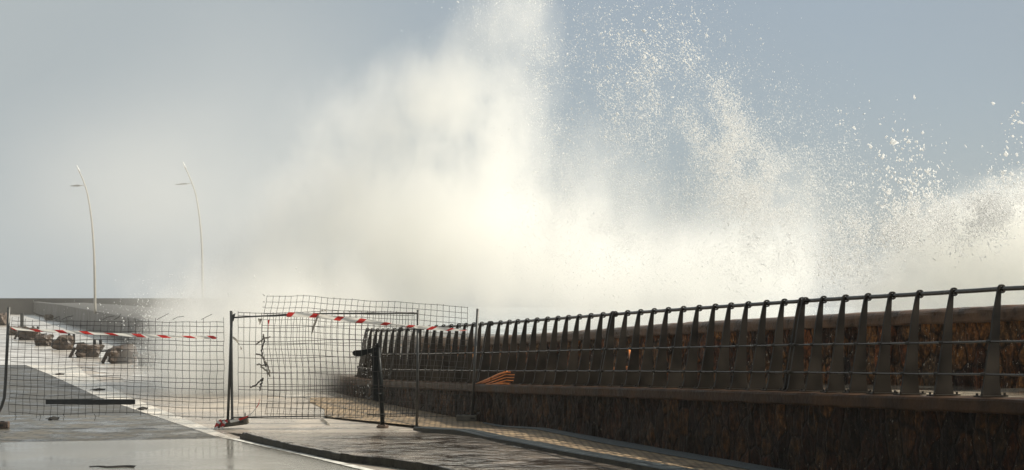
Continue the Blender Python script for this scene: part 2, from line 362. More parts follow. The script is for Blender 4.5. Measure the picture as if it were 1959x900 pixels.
# sidewalk with its kerb
KA = [Vector((4.5, 10.0, 0)), G(793, 903, 0) + Vector((.18, 0, 0)), G(655, 884), G(527, 858), G(464, 840.5)]
def kx(Y): return float(np.interp(Y, [p.y for p in KA], [p.x for p in KA]))
KY = KA[-1].y
def wx(Y): return float(np.interp(Y, [p.y for p in LINE], [p.x for p in LINE]))
bm = bmesh.new(); rows = []
for Y in np.linspace(10, 29.6, 60):
    x0 = kx(min(Y, KY)) + .16 if Y < KY else kx(KY) + .16 - (Y - KY) * .5
    z = zwalk(Y); x1 = wx(Y) - .02
    rows.append([(x0 + (x1 - x0) * k / 6, Y, z) for k in range(7)])
sheet(bm, rows); tag(link('sidewalk', bm, M['walk']), kind='structure')
bm = bmesh.new(); rows = []; sg = []
Y = 10.0
while Y < KY - .05:                      # separate kerb stones with open joints
    Y2 = min(Y + .95, KY); a_ = Vector((kx(Y + .012), Y + .012, 0)); b_ = Vector((kx(Y2), Y2, 0))
    j = rnd.uniform(-.008, .008); n_ = 6; prof = [(0, .0), (.004, .118), (.014, .129), (.16, .131), (.165, 0)]
    rws = []
    for i in range(n_ + 1):
        p = a_.lerp(b_, i / n_); rws.append([(p.x + u, p.y, z_ + (j + rnd.uniform(-.004, .004) if z_ > .05 else 0)) for u, z_ in prof])
    if Y2 >= KY - .01: rws.append([(p.x + u - .08, p.y + .16, z_ * .25) for u, z_ in prof])
    sheet(bm, rws); bm.faces.new([bm.verts.new(q) for q in rws[0]]); Y = Y2
bmesh.ops.recalc_face_normals(bm, faces=bm.faces)
for f in bm.faces:
    if abs(f.normal.z) > .6: f.material_index = 1
tag(link('kerb', bm, [M['kerb'], M['walk']], smooth=False), kind='structure')

# setts ramp beside the wall with slate kerb band and grooved drain
SA = [Vector((8.2, 10.2, 0)), G(1230, 900, .13), G(1000, 855, .13), G(855, 827, .10), G(790, 818, .05)]
def sx_(Y): return float(np.interp(Y, [p.y for p in SA], [p.x for p in SA]))
SY = SA[-1].y
bm = bmesh.new(); rows = []
def zs(Y): return float(np.interp(Y, [10, 22, SY - 2, SY, SY + 6], [.20, .20, .17, .055, .012]))
for Y in np.linspace(10.2, 40.5, 90):
    x0 = sx_(Y) + .34 if Y < SY else float(np.interp(Y, [SY, 33.4, 36, 38.7, 40.5], [sx_(SY) + .34, -4.0, -4.3, -5.0, -5.2]))
    x1 = wx(Y) + .05; rows.append([(x0 + (x1 - x0) * k / 5, Y, max(zs(Y), .012)) for k in range(6)])
sheet(bm, rows); tag(link('setts_path', bm, M['setts']), kind='structure')
bm = bmesh.new(); rows = []
for Y in np.linspace(10.2, SY, 120):     # slate kerb band: riser, then a grooved top
    z = zs(Y) + .004 * math.sin(Y * 2.3); zb = zwalk(Y) - .01; x = sx_(Y)
    r_ = [(x, Y, zb), (x + .01, Y, z - .01), (x + .03, Y, z + .004)]
    for k in range(4):
        u = x + .05 + k * .075; r_ += [(u, Y, z + .006), (u + .045, Y, z + .008), (u + .052, Y, z - .014), (u + .068, Y, z - .014)]
    r_ += [(x + .35, Y, z + .006), (x + .36, Y, z - .05)]
    rows.append(r_)
sheet(bm, rows)
for f in bm.faces:
    if f.calc_center_median().x < sx_(f.calc_center_median().y) + .012: f.material_index = 1
tag(link('kerb', bm, [M['slate'], M['kerb']]), kind='structure')
bm = bmesh.new(); rows = []
for Y in np.linspace(15, 31.2, 110):     # grooved channel along the foot of the wall
    z = zs(Y) + .006; w_ = .05 + .33 * min(1, (31.2 - Y) / 6); x = wx(Y) - .16 - w_
    r_ = []
    for k in range(4):
        u = x + w_ * k / 4; r_ += [(u, Y, z + .004), (u + w_ * .11, Y, z + .028), (u + w_ * .15, Y, z + .028), (u + w_ * .2, Y, z + .002)]
    rows.append(r_)
sheet(bm, rows); tag(link('drain_grating', bm, M['slate']), 'long ridged slate drain running along the foot of the stone retaining wall', 'drain')

# ------------------------------------------------------------------ walls along the shore
def wall_face(bm, i0, i1, off, zb, zt, du, dz, amp, seed, face=-1):
    """rough masonry face with real relief along LINE, offset towards the sea"""
    pts = [LINE[i] + NOR[i] * off for i in range(i0, i1)]
    cum = [0]
    for a_, b_ in zip(pts, pts[1:]): cum.append(cum[-1] + (b_ - a_).length)
    n = int(cum[-1] / du); rows = []
    for k in range(n + 1):
        s = cum[-1] * k / n
        x = float(np.interp(s, cum, [p.x for p in pts])); y = float(np.interp(s, cum, [p.y for p in pts]))
        nx = float(np.interp(s, cum, [NOR[i].x for i in range(i0, i1)])); ny = float(np.interp(s, cum, [NOR[i].y for i in range(i0, i1)]))
        b0, t0 = zb(y), zt(y); m_ = max(2, int((t0 - b0) / dz)); m_ = int(1.3 / dz)
        r_ = []
        for j in range(m_ + 1):
            z = b0 + (t0 - b0) * j / m_
            d = mnoise.noise(Vector((s * 5.5, seed, z * 2.2))) * .6 + mnoise.noise(Vector((s * 14, seed + 9, z * 5))) * .4
            d *= amp; r_.append((x - nx * (d + amp * .5), y - ny * (d + amp * .5), z))
        rows.append(r_)
    sheet(bm, rows)
def cap_strip(bm, i0, i1, off, zf, prof, du=.5, jit=.0):
    for k in range(i0, i1):
        pass
    rows = []
    pts = [(LINE[i] + NOR[i] * off, NOR[i]) for i in range(i0, i1)]
    cum = [0]
    for a_, b_ in zip(pts, pts[1:]): cum.append(cum[-1] + (b_[0] - a_[0]).length)
    n = int(cum[-1] / du)
    for k in range(n + 1):
        s = cum[-1] * k / n
        x = float(np.interp(s, cum, [p[0].x for p in pts])); y = float(np.interp(s, cum, [p[0].y for p in pts]))
        nx = float(np.interp(s, cum, [p[1].x for p in pts])); ny = float(np.interp(s, cum, [p[1].y for p in pts]))
        z = zf(y)
        rows.append([(x + nx * (u + jit * mnoise.noise(Vector((s * 3, q * 2., 1)))), y + ny * (u), z + h + jit * mnoise.noise(Vector((s * 2.5, q * 3., 5)))) for q, (u, h) in enumerate(prof)])
    sheet(bm, rows)
NI = len(LINE); INEAR = len(range(2500, 680, -20)) + 1
# front retaining wall
rw = thing('retaining_wall', (LINE[60].x, LINE[60].y, 0), 'low dark rubble stone wall carrying the promenade and its railing', 'wall')
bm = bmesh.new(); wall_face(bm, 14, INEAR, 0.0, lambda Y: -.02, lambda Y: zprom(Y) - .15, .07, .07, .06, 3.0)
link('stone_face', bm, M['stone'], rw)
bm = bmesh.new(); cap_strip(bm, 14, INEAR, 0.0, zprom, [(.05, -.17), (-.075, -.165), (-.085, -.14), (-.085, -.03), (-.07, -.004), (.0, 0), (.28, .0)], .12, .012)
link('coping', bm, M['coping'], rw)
# promenade surface
bm = bmesh.new(); cap_strip(bm, 14, INEAR, 0.0, lambda Y: zprom(Y) - .012, [(.27, .008), (1.2, .03), (2.35, .05)], .5)
tag(link('promenade', bm, M['prom']), kind='structure')
# sea wall behind the promenade
sw = thing('sea_wall', (LINE[60].x + 2, LINE[60].y + 1, 0), 'ochre brown stone sea wall with rounded coping behind the railing', 'wall')
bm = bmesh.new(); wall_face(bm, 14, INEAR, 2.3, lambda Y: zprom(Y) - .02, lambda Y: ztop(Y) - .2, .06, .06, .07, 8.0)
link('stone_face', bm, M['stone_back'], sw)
bm = bmesh.new()
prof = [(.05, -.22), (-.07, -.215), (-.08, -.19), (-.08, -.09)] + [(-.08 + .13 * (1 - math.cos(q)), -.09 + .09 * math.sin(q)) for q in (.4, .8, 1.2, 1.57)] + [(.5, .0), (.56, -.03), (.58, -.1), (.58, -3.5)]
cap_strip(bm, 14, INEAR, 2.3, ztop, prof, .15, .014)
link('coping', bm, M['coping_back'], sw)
# lower continuing wall at the left, running away to the breakwater
fw = thing('sea_wall', (-15.7, 73, 0), 'long grey wall running away beyond the broken rocks at left', 'wall')
bm = bmesh.new(); cap_strip(bm, INEAR - 1, NI, 0.0, ztop, [(0, -2.2), (0, -.18), (-.06, -.17), (-.06, -.02), (0, 0), (1.2, .02), (1.2, -.5)], 1.5, .0)
link('wall_body', bm, M['far_wall'], fw)
# quay surface beyond, hidden mostly in spray
bm = bmesh.new(); cap_strip(bm, INEAR - 1, NI, 1.2, lambda Y: ztop(Y) - .3, [(0, 0), (9, .1), (9.1, -3)], 3, .0)
tag(link('quay', bm, M['far_wall']), kind='structure')
# breakwater across the far end
bw = thing('breakwater_wall', (-90, 331, 0), 'distant dark breakwater wall closing the far end of the esplanade', 'wall')
bm = bmesh.new(); box(bm, (-108, 333, 1.2), (110, 3, 4.05), 0.0); box(bm, (-108, 334, 3.3), (110, 1.6, .3), 0.0)
link('wall_body', bm, M['far_wall'], bw)
bm = bmesh.new(); box(bm, (-99.5, 331.44, 1.75), (3.2, .08, .35), 0.0); link('pale_patch', bm, M['white'], bw)

# ------------------------------------------------------------------ railing
PX = [[703, 712.5, 722.7, 732.5, 743, 755], [768, 781, 795, 807.5, 821, 835, 849, 864, 878, 892, 907, 922],
      [940, 958, 975, 991, 1009, 1028, 1048, 1068, 1088, 1109, 1131, 1154],
      [1177, 1201, 1226, 1252, 1279, 1308, 1338, 1369, 1399, 1432, 1467, 1501],
      [1541, 1576, 1618, 1661, 1707, 1760, 1825, 1916, 2022, 2140]]
LBL = ['far railing section fading into the spray behind the black gate post',
       'brown steel railing section seen through the right half of the wire fence',
       'brown steel railing section behind the fallen orange tubes',
       'brown steel railing section in the middle of the promenade, clear of any fence',
       'nearest and tallest brown steel railing section at the right edge']
def base_at(x):
    p = WX(x); q = WX(x + 4); t_ = (p - q).normalized(); n_ = Vector((t_.y, -t_.x, 0))
    return p, t_, n_                                    # tangent (away), normal to the sea
HR = 1.235
def hook_x(x):
    p, t_, n_ = base_at(x); o = p + n_ * .372; return CX + o.x * F / o.y
def shifted(x):
    y = x
    for _ in range(8): y -= (hook_x(y) - x)
    return y
def post_bm(x, dt=0.0, w=1.0):
    p, t_, n_ = base_at(x); z0 = zprom(p.y) + .004
    o = p + t_ * dt + n_ * .10; o.z = z0
    bm = bmesh.new(); Z = Vector((0, 0, 1))
    L = -.03
    prof = [(L, .018), (.26, .018), (.252, .05), (.242, .10), (.234, .18), (.231, .30), (.232, .62), (.245, .92), (.258, HR - .07), (.262, HR - .03),
            (.228, HR + .02), (.208, HR - .03), (.196, HR - .08), (.140, .92), (.098, .64), (.050, .40), (.020, .26), (.002, .14), (-.018, .06)]
    prism(bm, prof, o, n_, Z, .024 * w, t_)
    # crook that holds the top rail
    c = Vector((.272, HR - .005)); ang = [math.radians(d) for d in range(40, 331, 24)]
    ring = [(c.x + .052 * math.cos(q), c.y + .052 * math.sin(q)) for q in ang] + [(c.x + .034 * math.cos(q), c.y + .034 * math.sin(q)) for q in reversed(ang)]
    for k in range(len(ang) - 1):
        quad = [ring[k], ring[k + 1], ring[len(ring) - 2 - k], ring[len(ring) - 1 - k]]
        prism(bm, quad, o, n_, Z, .034 * w, t_)
    # base plate and bolts
    rz = math.atan2(n_.y, n_.x)
    box(bm, o + n_ * .115 + Z * .010, (.40, .13, .016), rz)
    for s in (-.165, .165):
        for q in (-.042, .042):
            c_ = o + n_ * (.115 + s) + t_ * q
            tube(bm, [c_ + Z * .016, c_ + Z * .045], .014, 6)
    for zz, r_ in ((.63, .022), (.26, .022)):
        u = .008 if zz < .5 else .088
        c_ = o + n_ * u + Z * zz; tube(bm, [c_ - t_ * .03, c_ + t_ * .03], r_, 8)
    return bm
def rail_pt(x, kind):
    p, t_, n_ = base_at(x); z0 = zprom(p.y) + .004; o = p + n_ * .10; o.z = z0
    if kind == 0: return o + n_ * .272 + Vector((0, 0, HR - .005))
    zz = .63 if kind == 1 else .26
    return o + n_ * (.008 if kind == 2 else .088) + Vector((0, 0, zz))
PX = [[shifted(x) for x in xs] for xs in PX]
for si, xs in enumerate(PX):
    b0 = base_at(xs[len(xs) // 2])[0]
    rt = thing('railing_section', (b0.x, b0.y, zprom(b0.y)), LBL[si], 'railing', 'railing sections along the promenade')
    nxt = PX[si + 1][0] if si + 1 < len(PX) else None
    for k, x in enumerate(xs):
        link('post', post_bm(x, 0.0, 1.2 if k == 0 and si > 0 else 1.0), M['post'], rt)
    if nxt: link('post', post_bm(nxt, .085), M['post'], rt)
    ends = xs + ([nxt] if nxt else [])
    for kind, r_ in ((0, .027), (1, .0135), (2, .0135)):
        pts = [rail_pt(x, kind) for x in ends]
        if nxt: pts[-1] = pts[-1] + base_at(nxt)[1] * .012
        fine = []
        for a_, b_ in zip(pts, pts[1:]): fine += [a_, (a_ + b_) / 2 - Vector((0, 0, .002))]
        fine.append(pts[-1])
        bm = bmesh.new(); tube(bm, fine, r_, 10); link('top_rail' if kind == 0 else 'lower_rail', bm, M['steel'], rt, smooth=True)

# ------------------------------------------------------------------ temporary fence of wire panels
YF = 30.6
def PF(x, y, dy=0.0): return P(x, y, YF + dy)
def wires(bm, fn, us, vs, r, jit, nseg, seed, ragged_top=0, ragged_bottom=0):
    """a welded mesh: fn(u,v) gives a point; us and vs are wire positions"""
    ph = seed
    def q(u, v, a_, b_):
        p = fn(u, v)
        p = p + Vector((mnoise.noise(Vector((u * 9 + a_, v * 9, ph))) * jit, mnoise.noise(Vector((u * 6, v * 6 + b_, ph + 4))) * jit * 1.5, mnoise.noise(Vector((u * 9, v * 9 + b_, ph + 8))) * jit))
        return p
    for i, u in enumerate(us):
        v0 = vs[0] - (rnd.uniform(0, ragged_bottom)); v1 = vs[-1] + rnd.uniform(0, ragged_top)
        pts = [q(u, v0 + (v1 - v0) * k / nseg, 0, 0) for k in range(nseg + 1)]
        for k in range(1, nseg): pts[k] += Vector((rnd.gauss(0, jit * .12), 0, 0))
        tube(bm, pts, r, 4)
    for v in vs:
        pts = [q(us[0] + (us[-1] - us[0]) * k / (nseg * 2), v, 0, 0) + Vector((0, -r * 1.8, 0)) for k in range(nseg * 2 + 1)]
        for k in range(1, nseg * 2): pts[k] += Vector((0, 0, rnd.gauss(0, jit * .10)))
        tube(bm, pts, r, 4)
WR = .0055
# left panel
fl = thing('temporary_fence', (P(220, 820, YF).x, YF, 0), 'sagging wire fence panel at left with a dark bar fixed across it', 'fence panel')
bm = bmesh.new()
def fnl(u, v):
    x = 18 + u * 418; yt = 612 + 3 * u; yb = 786 + 8 * u + 3 * math.sin(u * 9); y = yb + (yt - yb) * v
    return PF(x + (1 - v) * -6 * (1 - u), y, .10 * math.sin(u * 3.1) * (1 - abs(v - .5)))
wires(bm, fnl, [(i + .4) / 32 for i in range(32)], [i / 15 + (.012 if i % 3 else -.012) for i in range(16)], WR, .020, 18, 2.0, .05, .05)
for xx in (100, 118, 196, 218, 300, 330, 385):     # broken bent wire ends along the top
    p = PF(xx, 612); tube(bm, [p, p + Vector((.09, .02, .05)), p + Vector((rnd.uniform(.12, .26), .03, rnd.uniform(.06, .13)))], WR, 4)
for xx in (28, 75, 120, 180):
    p = PF(xx, 792); tube(bm, [p, p + Vector((.04, -.03, -.05)), p + Vector((.02, -.05, -.13))], WR, 4)
link('wire_mesh', bm, M['wire'], fl)
bm = bmesh.new(); tube(bm, [PF(17, 588), PF(14, 660), PF(10, 740), PF(8, 762), PF(3, 778), PF(-4, 792), PF(-9, 812)], .030, 10); link('post', bm, M['fpost'], fl, smooth=True)
bm = bmesh.new(); tube(bm, [PF(443.5, 597), PF(440, 700), PF(435.5, 812)], .027, 10); link('post', bm, M['fpost'], fl, smooth=True)
bm = bmesh.new(); box(bm, PF(173, 769, -.045), (1.74, .04, .10), 0, bev=.006); link('cross_bar', bm, M['plank'], fl)
# middle panel
fm = thing('temporary_fence', (P(620, 815, YF).x, YF, 0), 'framed wire fence panel standing in the middle of the picture', 'fence panel')
bm = bmesh.new()
def fnm(u, v):
    x = 450 + u * 348; yt = 598 - 2 * u + 2 * math.sin(u * 8); yb = 799 + 2 * math.sin(u * 5); y = yb + (yt - yb) * v
    return PF(x, y, .05 * math.sin(u * 5))
wires(bm, fnm, [(i + .5) / 31 for i in range(31)], [0, .14, .27, .30, .43, .57, .70, .73, .86, .97, 1.0], WR, .012, 12, 6.0, .01, .01)
link('wire_mesh', bm, M['wire'], fm)
bm = bmesh.new(); tube(bm, [PF(445, 608, -.02), PF(560, 602, -.02), PF(600, 600.5, -.02), PF(700, 600, -.02), PF(799, 599.5, -.02)], .016, 8); link('frame_rail', bm, M['fpost'], fm, smooth=True)
bm = bmesh.new(); tube(bm, [PF(446, 799), PF(634, 796)], .013, 8); tube(bm, [PF(469, 790), PF(469, 800)], .010, 6); tube(bm, [PF(702, 793.5), PF(797, 791.5)], .010, 8); link('frame_rail', bm, M['fpost'], fm, smooth=True)
bm = bmesh.new(); tube(bm, [PF(442, 595, .03), PF(443, 700, .03), PF(444.5, 812, .03)], .026, 10)
prism(bm, [(0, 0), (.065, .035), (.03, -.12), (0, -.12)], PF(444, 603, -.03), Vector((1, 0, 0)), Vector((0, 0, 1)), .03, Vector((0, 1, 0))); link('post', bm, M['fpost'], fm)
bm = bmesh.new(); tube(bm, [PF(799.5, 593), PF(799, 700), PF(797, 816)], .026, 10); link('post', bm, M['fpost'], fm, smooth=True)
# rear taller mesh
YR = 32.0
fr = thing('temporary_fence', (P(720, 800, YR).x, YR, 0), 'taller loose wire mesh sheet standing behind the framed panel, ending at the right post', 'fence panel')
bm = bmesh.new()
def fnr(u, v):
    x = 507 + u * 405; yt = float(np.interp(u, [0, .22, .3, .5, .7, 1], [567, 567, 571, 576, 580, 590])); yb = 792 + 6 * u; y = yb + (yt - yb) * v
    x += 6 * math.sin(v * 7) * (1 - u)
    return P(x, y, YR + .06 * math.sin(u * 11) * v)
wires(bm, fnr, [i / 34.5 for i in range(34)], [i / 20 for i in range(21)], WR * .9, .012, 16, 12.0, .01, .02)
for yy in (567, 578, 588): p = P(507, yy, YR); tube(bm, [p, p + Vector((-.05, 0, .0 if yy > 570 else .04))], WR, 4)
link('wire_mesh', bm, M['wire'], fr)
bm = bmesh.new(); tube(bm, [P(914, 591, YR), P(908, 700, YR), P(903, 803, YR)], .029, 10); link('post', bm, M['fpost'], fr, smooth=True)

# feet
def foot(c, s, m, label, rot=0.0, tilt=0.0, grp='concrete feet of the fence'):
    r_ = thing('concrete_block', (c.x, c.y, c.z - s[2] / 2), label, 'fence foot', grp)
    bm = bmesh.new(); T = Matrix.Rotation(tilt, 4, 'Y')
    box(bm, c, s, rot, T, bev=.018); link('block', bm, m, r_)
    R = Matrix.Rotation(rot, 3, 'Z') @ T.to_3x3()
    for k in (-.30, 0, .30):
        bm = bmesh.new(); cc = c + R @ Vector((s[0] * k, 0, s[2] / 2)); zz = R @ Vector((0, 0, 1))
        tube(bm, [cc - zz * .03, cc + zz * .012], .040, 12)
        link('socket', bm, M['debris'], r_)
    bm = bmesh.new(); cc = c + R @ Vector((s[0] * .30, -s[1] / 2 - .003, 0)); box(bm, cc, (.09, .008, .04), rot, T); link('hand_hole', bm, M['debris'], r_)
    return r_
c1 = G(441, 822) + Vector((0, 0, .115)); c1.y = YF + .02
foot(c1, (.60, .24, .13), M['block'], 'tilted concrete foot wrapped in red and white tape under the two middle fence posts', 0.06, -.13)
c0 = P(-12, 819, YF) ; c0.z = .07; foot(c0, (.56, .24, .13), M['rust_block'], 'brown concrete fence foot at the left edge', .03)
c2 = P(893, 805, YR); c2.z = .10; foot(c2, (.42, .2, .13), M['block'], 'dark concrete fence foot against the stone wall under the last fence post', -.05)

# ------------------------------------------------------------------ barrier tape
def tape(name, pts, w, label, period, redlen, phase=0.0, twist=0.0, base='white', group=None, n=90, slant=.5, dirt=False):
    """white ribbon with slanted red stripes as flush faces of the same strip"""
    pts = [Vector(p) for p in pts]; cum = [0]
    for a_, b_ in zip(pts, pts[1:]): cum.append(cum[-1] + (b_ - a_).length)
    def at(s): return Vector(tuple(float(np.interp(s, cum, [p[k] for p in pts])) for k in range(3)))
    L = cum[-1]; bm = bmesh.new(); prev = None; nx = 4; d = L / n
    for i in range(n + 1):
        cur = []
        for k in range(nx + 1):
            s = i * d + (k / nx - .5) * -w * slant; s = min(max(s, 0), L)
            p = at(s); t_ = (at(min(s + .05, L)) - at(max(s - .05, 0))).normalized(); up = Vector((0, 0, 1)); 
            if abs(t_.z) > .8: up = Vector((1, 0, 0))
            u = (up - t_ * up.dot(t_)).normalized()
            ang = twist(s / L) if callable(twist) else twist * 2 * math.pi * s / L
            u = Matrix.Rotation(ang, 3, t_) @ u
            cur.append(bm.verts.new(p + u * w * (k / nx - .5) + Vector((0, .012 * math.sin(s * 9 + k), 0))))
        if prev:
            for k in range(nx):
                f = bm.faces.new((prev[k], prev[k + 1], cur[k + 1], cur[k]))
                s = (i - .5) * d
                f.material_index = 1 if ((s + phase) % period) < redlen else 0
        prev = cur
    o = link(name, bm, [M[base], M['red']]); return tag(o, label, 'barrier tape', group)
tape('barrier_tape', [PF(22, 629, -.08), PF(60, 632, -.08), PF(140, 636, -.1), PF(220, 640, -.1), PF(300, 644, -.08), PF(360, 645, -.08), PF(414, 646, -.08)], .062,
     'taut red and white barrier tape strung across the left fence panel', .50, .18, .12, lambda f: .5 * math.sin(f * 17) + .35, slant=2.0)
tape('barrier_tape', [PF(548, 602, -.07), PF(600, 604, -.07), PF(650, 610, -.07), PF(700, 615, -.07), PF(760, 623, -.05), PF(800, 626, -.06), PF(850, 630, .3), PF(892, 633, .9)], .10,
     'sagging red and white barrier tape from the top rail to the right fence post', .47, .13, .0, lambda f: .25 + .95 * f + .2 * math.sin(f * 14), slant=-.9)
def strip_tape(name, pts, w, m, label, tw=.3):
    bm = bmesh.new(); fine = []
    for a_, b_ in zip(pts, pts[1:]):
        for k in range(5): fine.append(Vector(a_).lerp(Vector(b_), k / 5))
    fine.append(Vector(pts[-1])); ribbon(bm, fine, w, Vector((1, 0, .3)), tw, 2)
    return tag(link(name, bm, m, smooth=True), label, 'barrier tape')
strip_tape('tape_scrap', [PF(596, 640, -.1), PF(600, 625, -.12), PF(606, 610, -.12), PF(612, 597, -.1)], lambda f: .02 + .09 * f, M['greytape'], 'torn pale tape hanging down from the knot on the top rail')
strip_tape('tape_scrap', [PF(609, 597, -.12), PF(617, 594, -.14), PF(625, 595, -.12)], .05, M['greytape'], 'short loop of pale tape knotted over the top rail')
strip_tape('tape_scrap', [PF(498, 610, -.1), PF(497, 616, -.12), PF(496, 622, -.1)], .10, M['greytape'], 'pale tatter of tape hanging just below the left end of the top rail')
strip_tape('tape_scrap', [PF(514, 612, -.1), PF(514, 620, -.12), PF(514, 629, -.1)], lambda f: .05 * (1 - .7 * f), M['red'], 'small red tatter of tape beside the pale one under the top rail')
strip_tape('tape_scrap', [PF(445, 645, -.06), PF(452, 651, -.1), PF(458, 660, -.12), PF(462, 669, -.1)], lambda f: .03 + .05 * f, M['greytape'], 'grey tape end fluttering from the post between left and middle panels')
kn = thing('knotted_tape', PF(503, 690), 'string of dirty knotted tape tied down the wires of the middle panel', 'barrier tape')
for pts in ([(503, 640), (505, 655), (501, 668), (502, 680), (506, 692), (509, 702)], [(490, 659), (500, 651), (508, 646), (517, 645)], [(491, 677), (499, 679), (504, 684), (511, 698), (516, 714)],
            [(491, 697), (500, 699), (511, 697)], [(500, 702), (508, 708), (515, 716), (516, 720)], [(503, 724), (496, 731), (488, 738), (479, 741)], [(503, 724), (499, 736), (497, 748)]):
    bm = bmesh.new(); fine = []
    pp = [PF(x, y, -.08) for x, y in pts]
    for a_, b_ in zip(pp, pp[1:]):
        for k in range(4): fine.append(a_.lerp(b_, k / 4) + Vector((rnd.gauss(0, .008), rnd.gauss(0, .01), rnd.gauss(0, .008))))
    fine.append(pp[-1]); prev = None
    rings = []
    for i, p in enumerate(fine):
        rr = .008 + .011 * abs(math.sin(i * 1.9 + len(pts)))
        rings.append((p, rr))
    for (p0, r0), (p1, r1) in zip(rings, rings[1:]): tube(bm, [p0, p1], r0, 6, r1)
    link('tape_strand', bm, M['darktape'] if pts[0][0] in (503,) else M['greytape'], kn, smooth=True)
tape('barrier_tape', [PF(497, 746, -.08), PF(498, 762, -.1), PF(494, 775, -.12), PF(484, 789, -.14), PF(470, 799, -.16), PF(456, 804, -.18), PF(440, 807, -.2)], .07,
     'red and white tape trailing from the knotted string down to the concrete foot', .42, .2, .25, lambda f: 1.2 + 1.3 * f, n=50, slant=.3)
bm = bmesh.new()
for k, xx in enumerate((416, 427)):
    base = PF(xx, 817, -.15)
    loop = [PF(xx + 8, 805, -.16), PF(xx + 2, 808, -.17), PF(xx - 3, 818, -.18), PF(xx - 6 + 2 * k, 828, -.17), PF(xx, 827, -.15)]
    fine = []
    for a_, b_ in zip(loop, loop[1:]):
        for q in range(4): fine.append(a_.lerp(b_, q / 4))
    n0 = len(bm.faces); ribbon(bm, fine, .075, Vector((1, 0, .2)), .1, 2)
    for i, f in enumerate(bm.faces):
        if i >= n0: f.material_index = 1 if (i // 5) % 2 == 0 else 0
tag(link('barrier_tape', bm, [M['white'], M['red']]), 'red and white tape wound round the end of the tilted concrete foot', 'barrier tape')
strip_tape('tape_scrap', [G(614, 802, .03), G(620, 806, .03), G(630, 812, .02)], .06, M['greytape'], 'faded tape scrap lying on the wet paving beyond the framed panel')
for (x, y, w_, lab) in ((113, 718, 12, 'dark flat scrap on the pale gutter band far left'), (187, 748, 16, 'dark curled scrap on the edge of the gutter band above the cross bar'), (272, 785, 12, 'dark scrap with a stalk beside the gutter right of the cross bar'), (101, 804, 14, 'thin curled leaf on the pavers below the left fence panel'), (160, 896, 44, 'long thin dark strand lying at the bottom edge of the wet road')):
    c = G(x if x != 160 else 215, y); bm = bmesh.new(); s_ = c.y / F; pts = []
    for k in range(9):
        f = k / 8 - .5; pts.append(c + Vector((f * 2 * w_ * s_, (.15 if w_ < 40 else .05) * math.sin(k * 1.3), .02 + (.018 if w_ < 40 else .003) * abs(math.sin(k * 1.1)) )))
    ribbon(bm, pts, lambda f: (.03 + .10 * math.sin(f * 3.1)) if w_ < 40 else .07, Vector((0, 1, .15)), .06, 2)
    bmesh.ops.solidify(bm, geom=bm.faces[:], thickness=.008)
    tag(link('debris_scrap', bm, M['debris']), lab, 'debris', 'scraps of debris on the road')

# ------------------------------------------------------------------ black gate post with paddle arm
gp = G(731, 817, .02)
gt = thing('swing_gate', gp, 'black iron post with a paddle shaped arm and hanging plate at the fence', 'gate post')
Yg = gp.y
bm = bmesh.new(); tube(bm, [P(732, 817, Yg), P(729, 740, Yg), P(723, 665, Yg)], .043, 16)
tube(bm, [P(723, 665, Yg), P(723, 660, Yg), P(722.8, 657, Yg)], .045, 16, .03); tube(bm, [P(725, 752, Yg), P(725.2, 756, Yg)], .062, 16); link('post', bm, M['black'], gt, smooth=True)
bm = bmesh.new(); tube(bm, [P(732, 818, Yg), P(732, 815, Yg)], .12, 14); tube(bm, [P(732, 815, Yg), P(732, 813, Yg)], .10, 14, .07)
for k in range(4):
    q = k * 1.571 + .5; c_ = P(732, 815, Yg) + Vector((.09 * math.cos(q), .09 * math.sin(q), 0)); tube(bm, [c_, c_ + Vector((0, 0, .03))], .014, 6)
link('base_flange', bm, M['rust_block'], gt)
bm = bmesh.new()
prof = [(720, 664), (720, 672), (706, 677), (694, 681), (684, 682), (677, 681), (674.5, 677), (675, 672), (680, 670.5), (692, 670), (708, 667)]
o_ = P(720, 668, Yg); s_ = Yg / F
prism(bm, [((x - 720) * s_, (668 - y) * s_) for x, y in prof], o_, Vector((1, 0, 0)), Vector((0, 0, 1)), .13, Vector((0, 1, 0)))
bmesh.ops.bevel(bm, geom=bm.edges[:], offset=.012, segments=2, affect='EDGES'); link('arm', bm, M['black'], gt)
bm = bmesh.new(); prof = [(711, 675), (721, 673), (724.5, 768), (713, 767)]
prism(bm, [((x - 720) * s_, (668 - y) * s_) for x, y in prof], o_ + Vector((0, .02, 0)), Vector((1, 0, 0)), Vector((0, 0, 1)), .03, Vector((0, 1, 0))); link('hanging_plate', bm, M['black'], gt)
bm = bmesh.new(); tube(bm, [P(712, 757, Yg - .05), P(707, 762, Yg - .05), P(703, 763, Yg - .05)], .012, 6); link('latch', bm, M['steel'], gt)

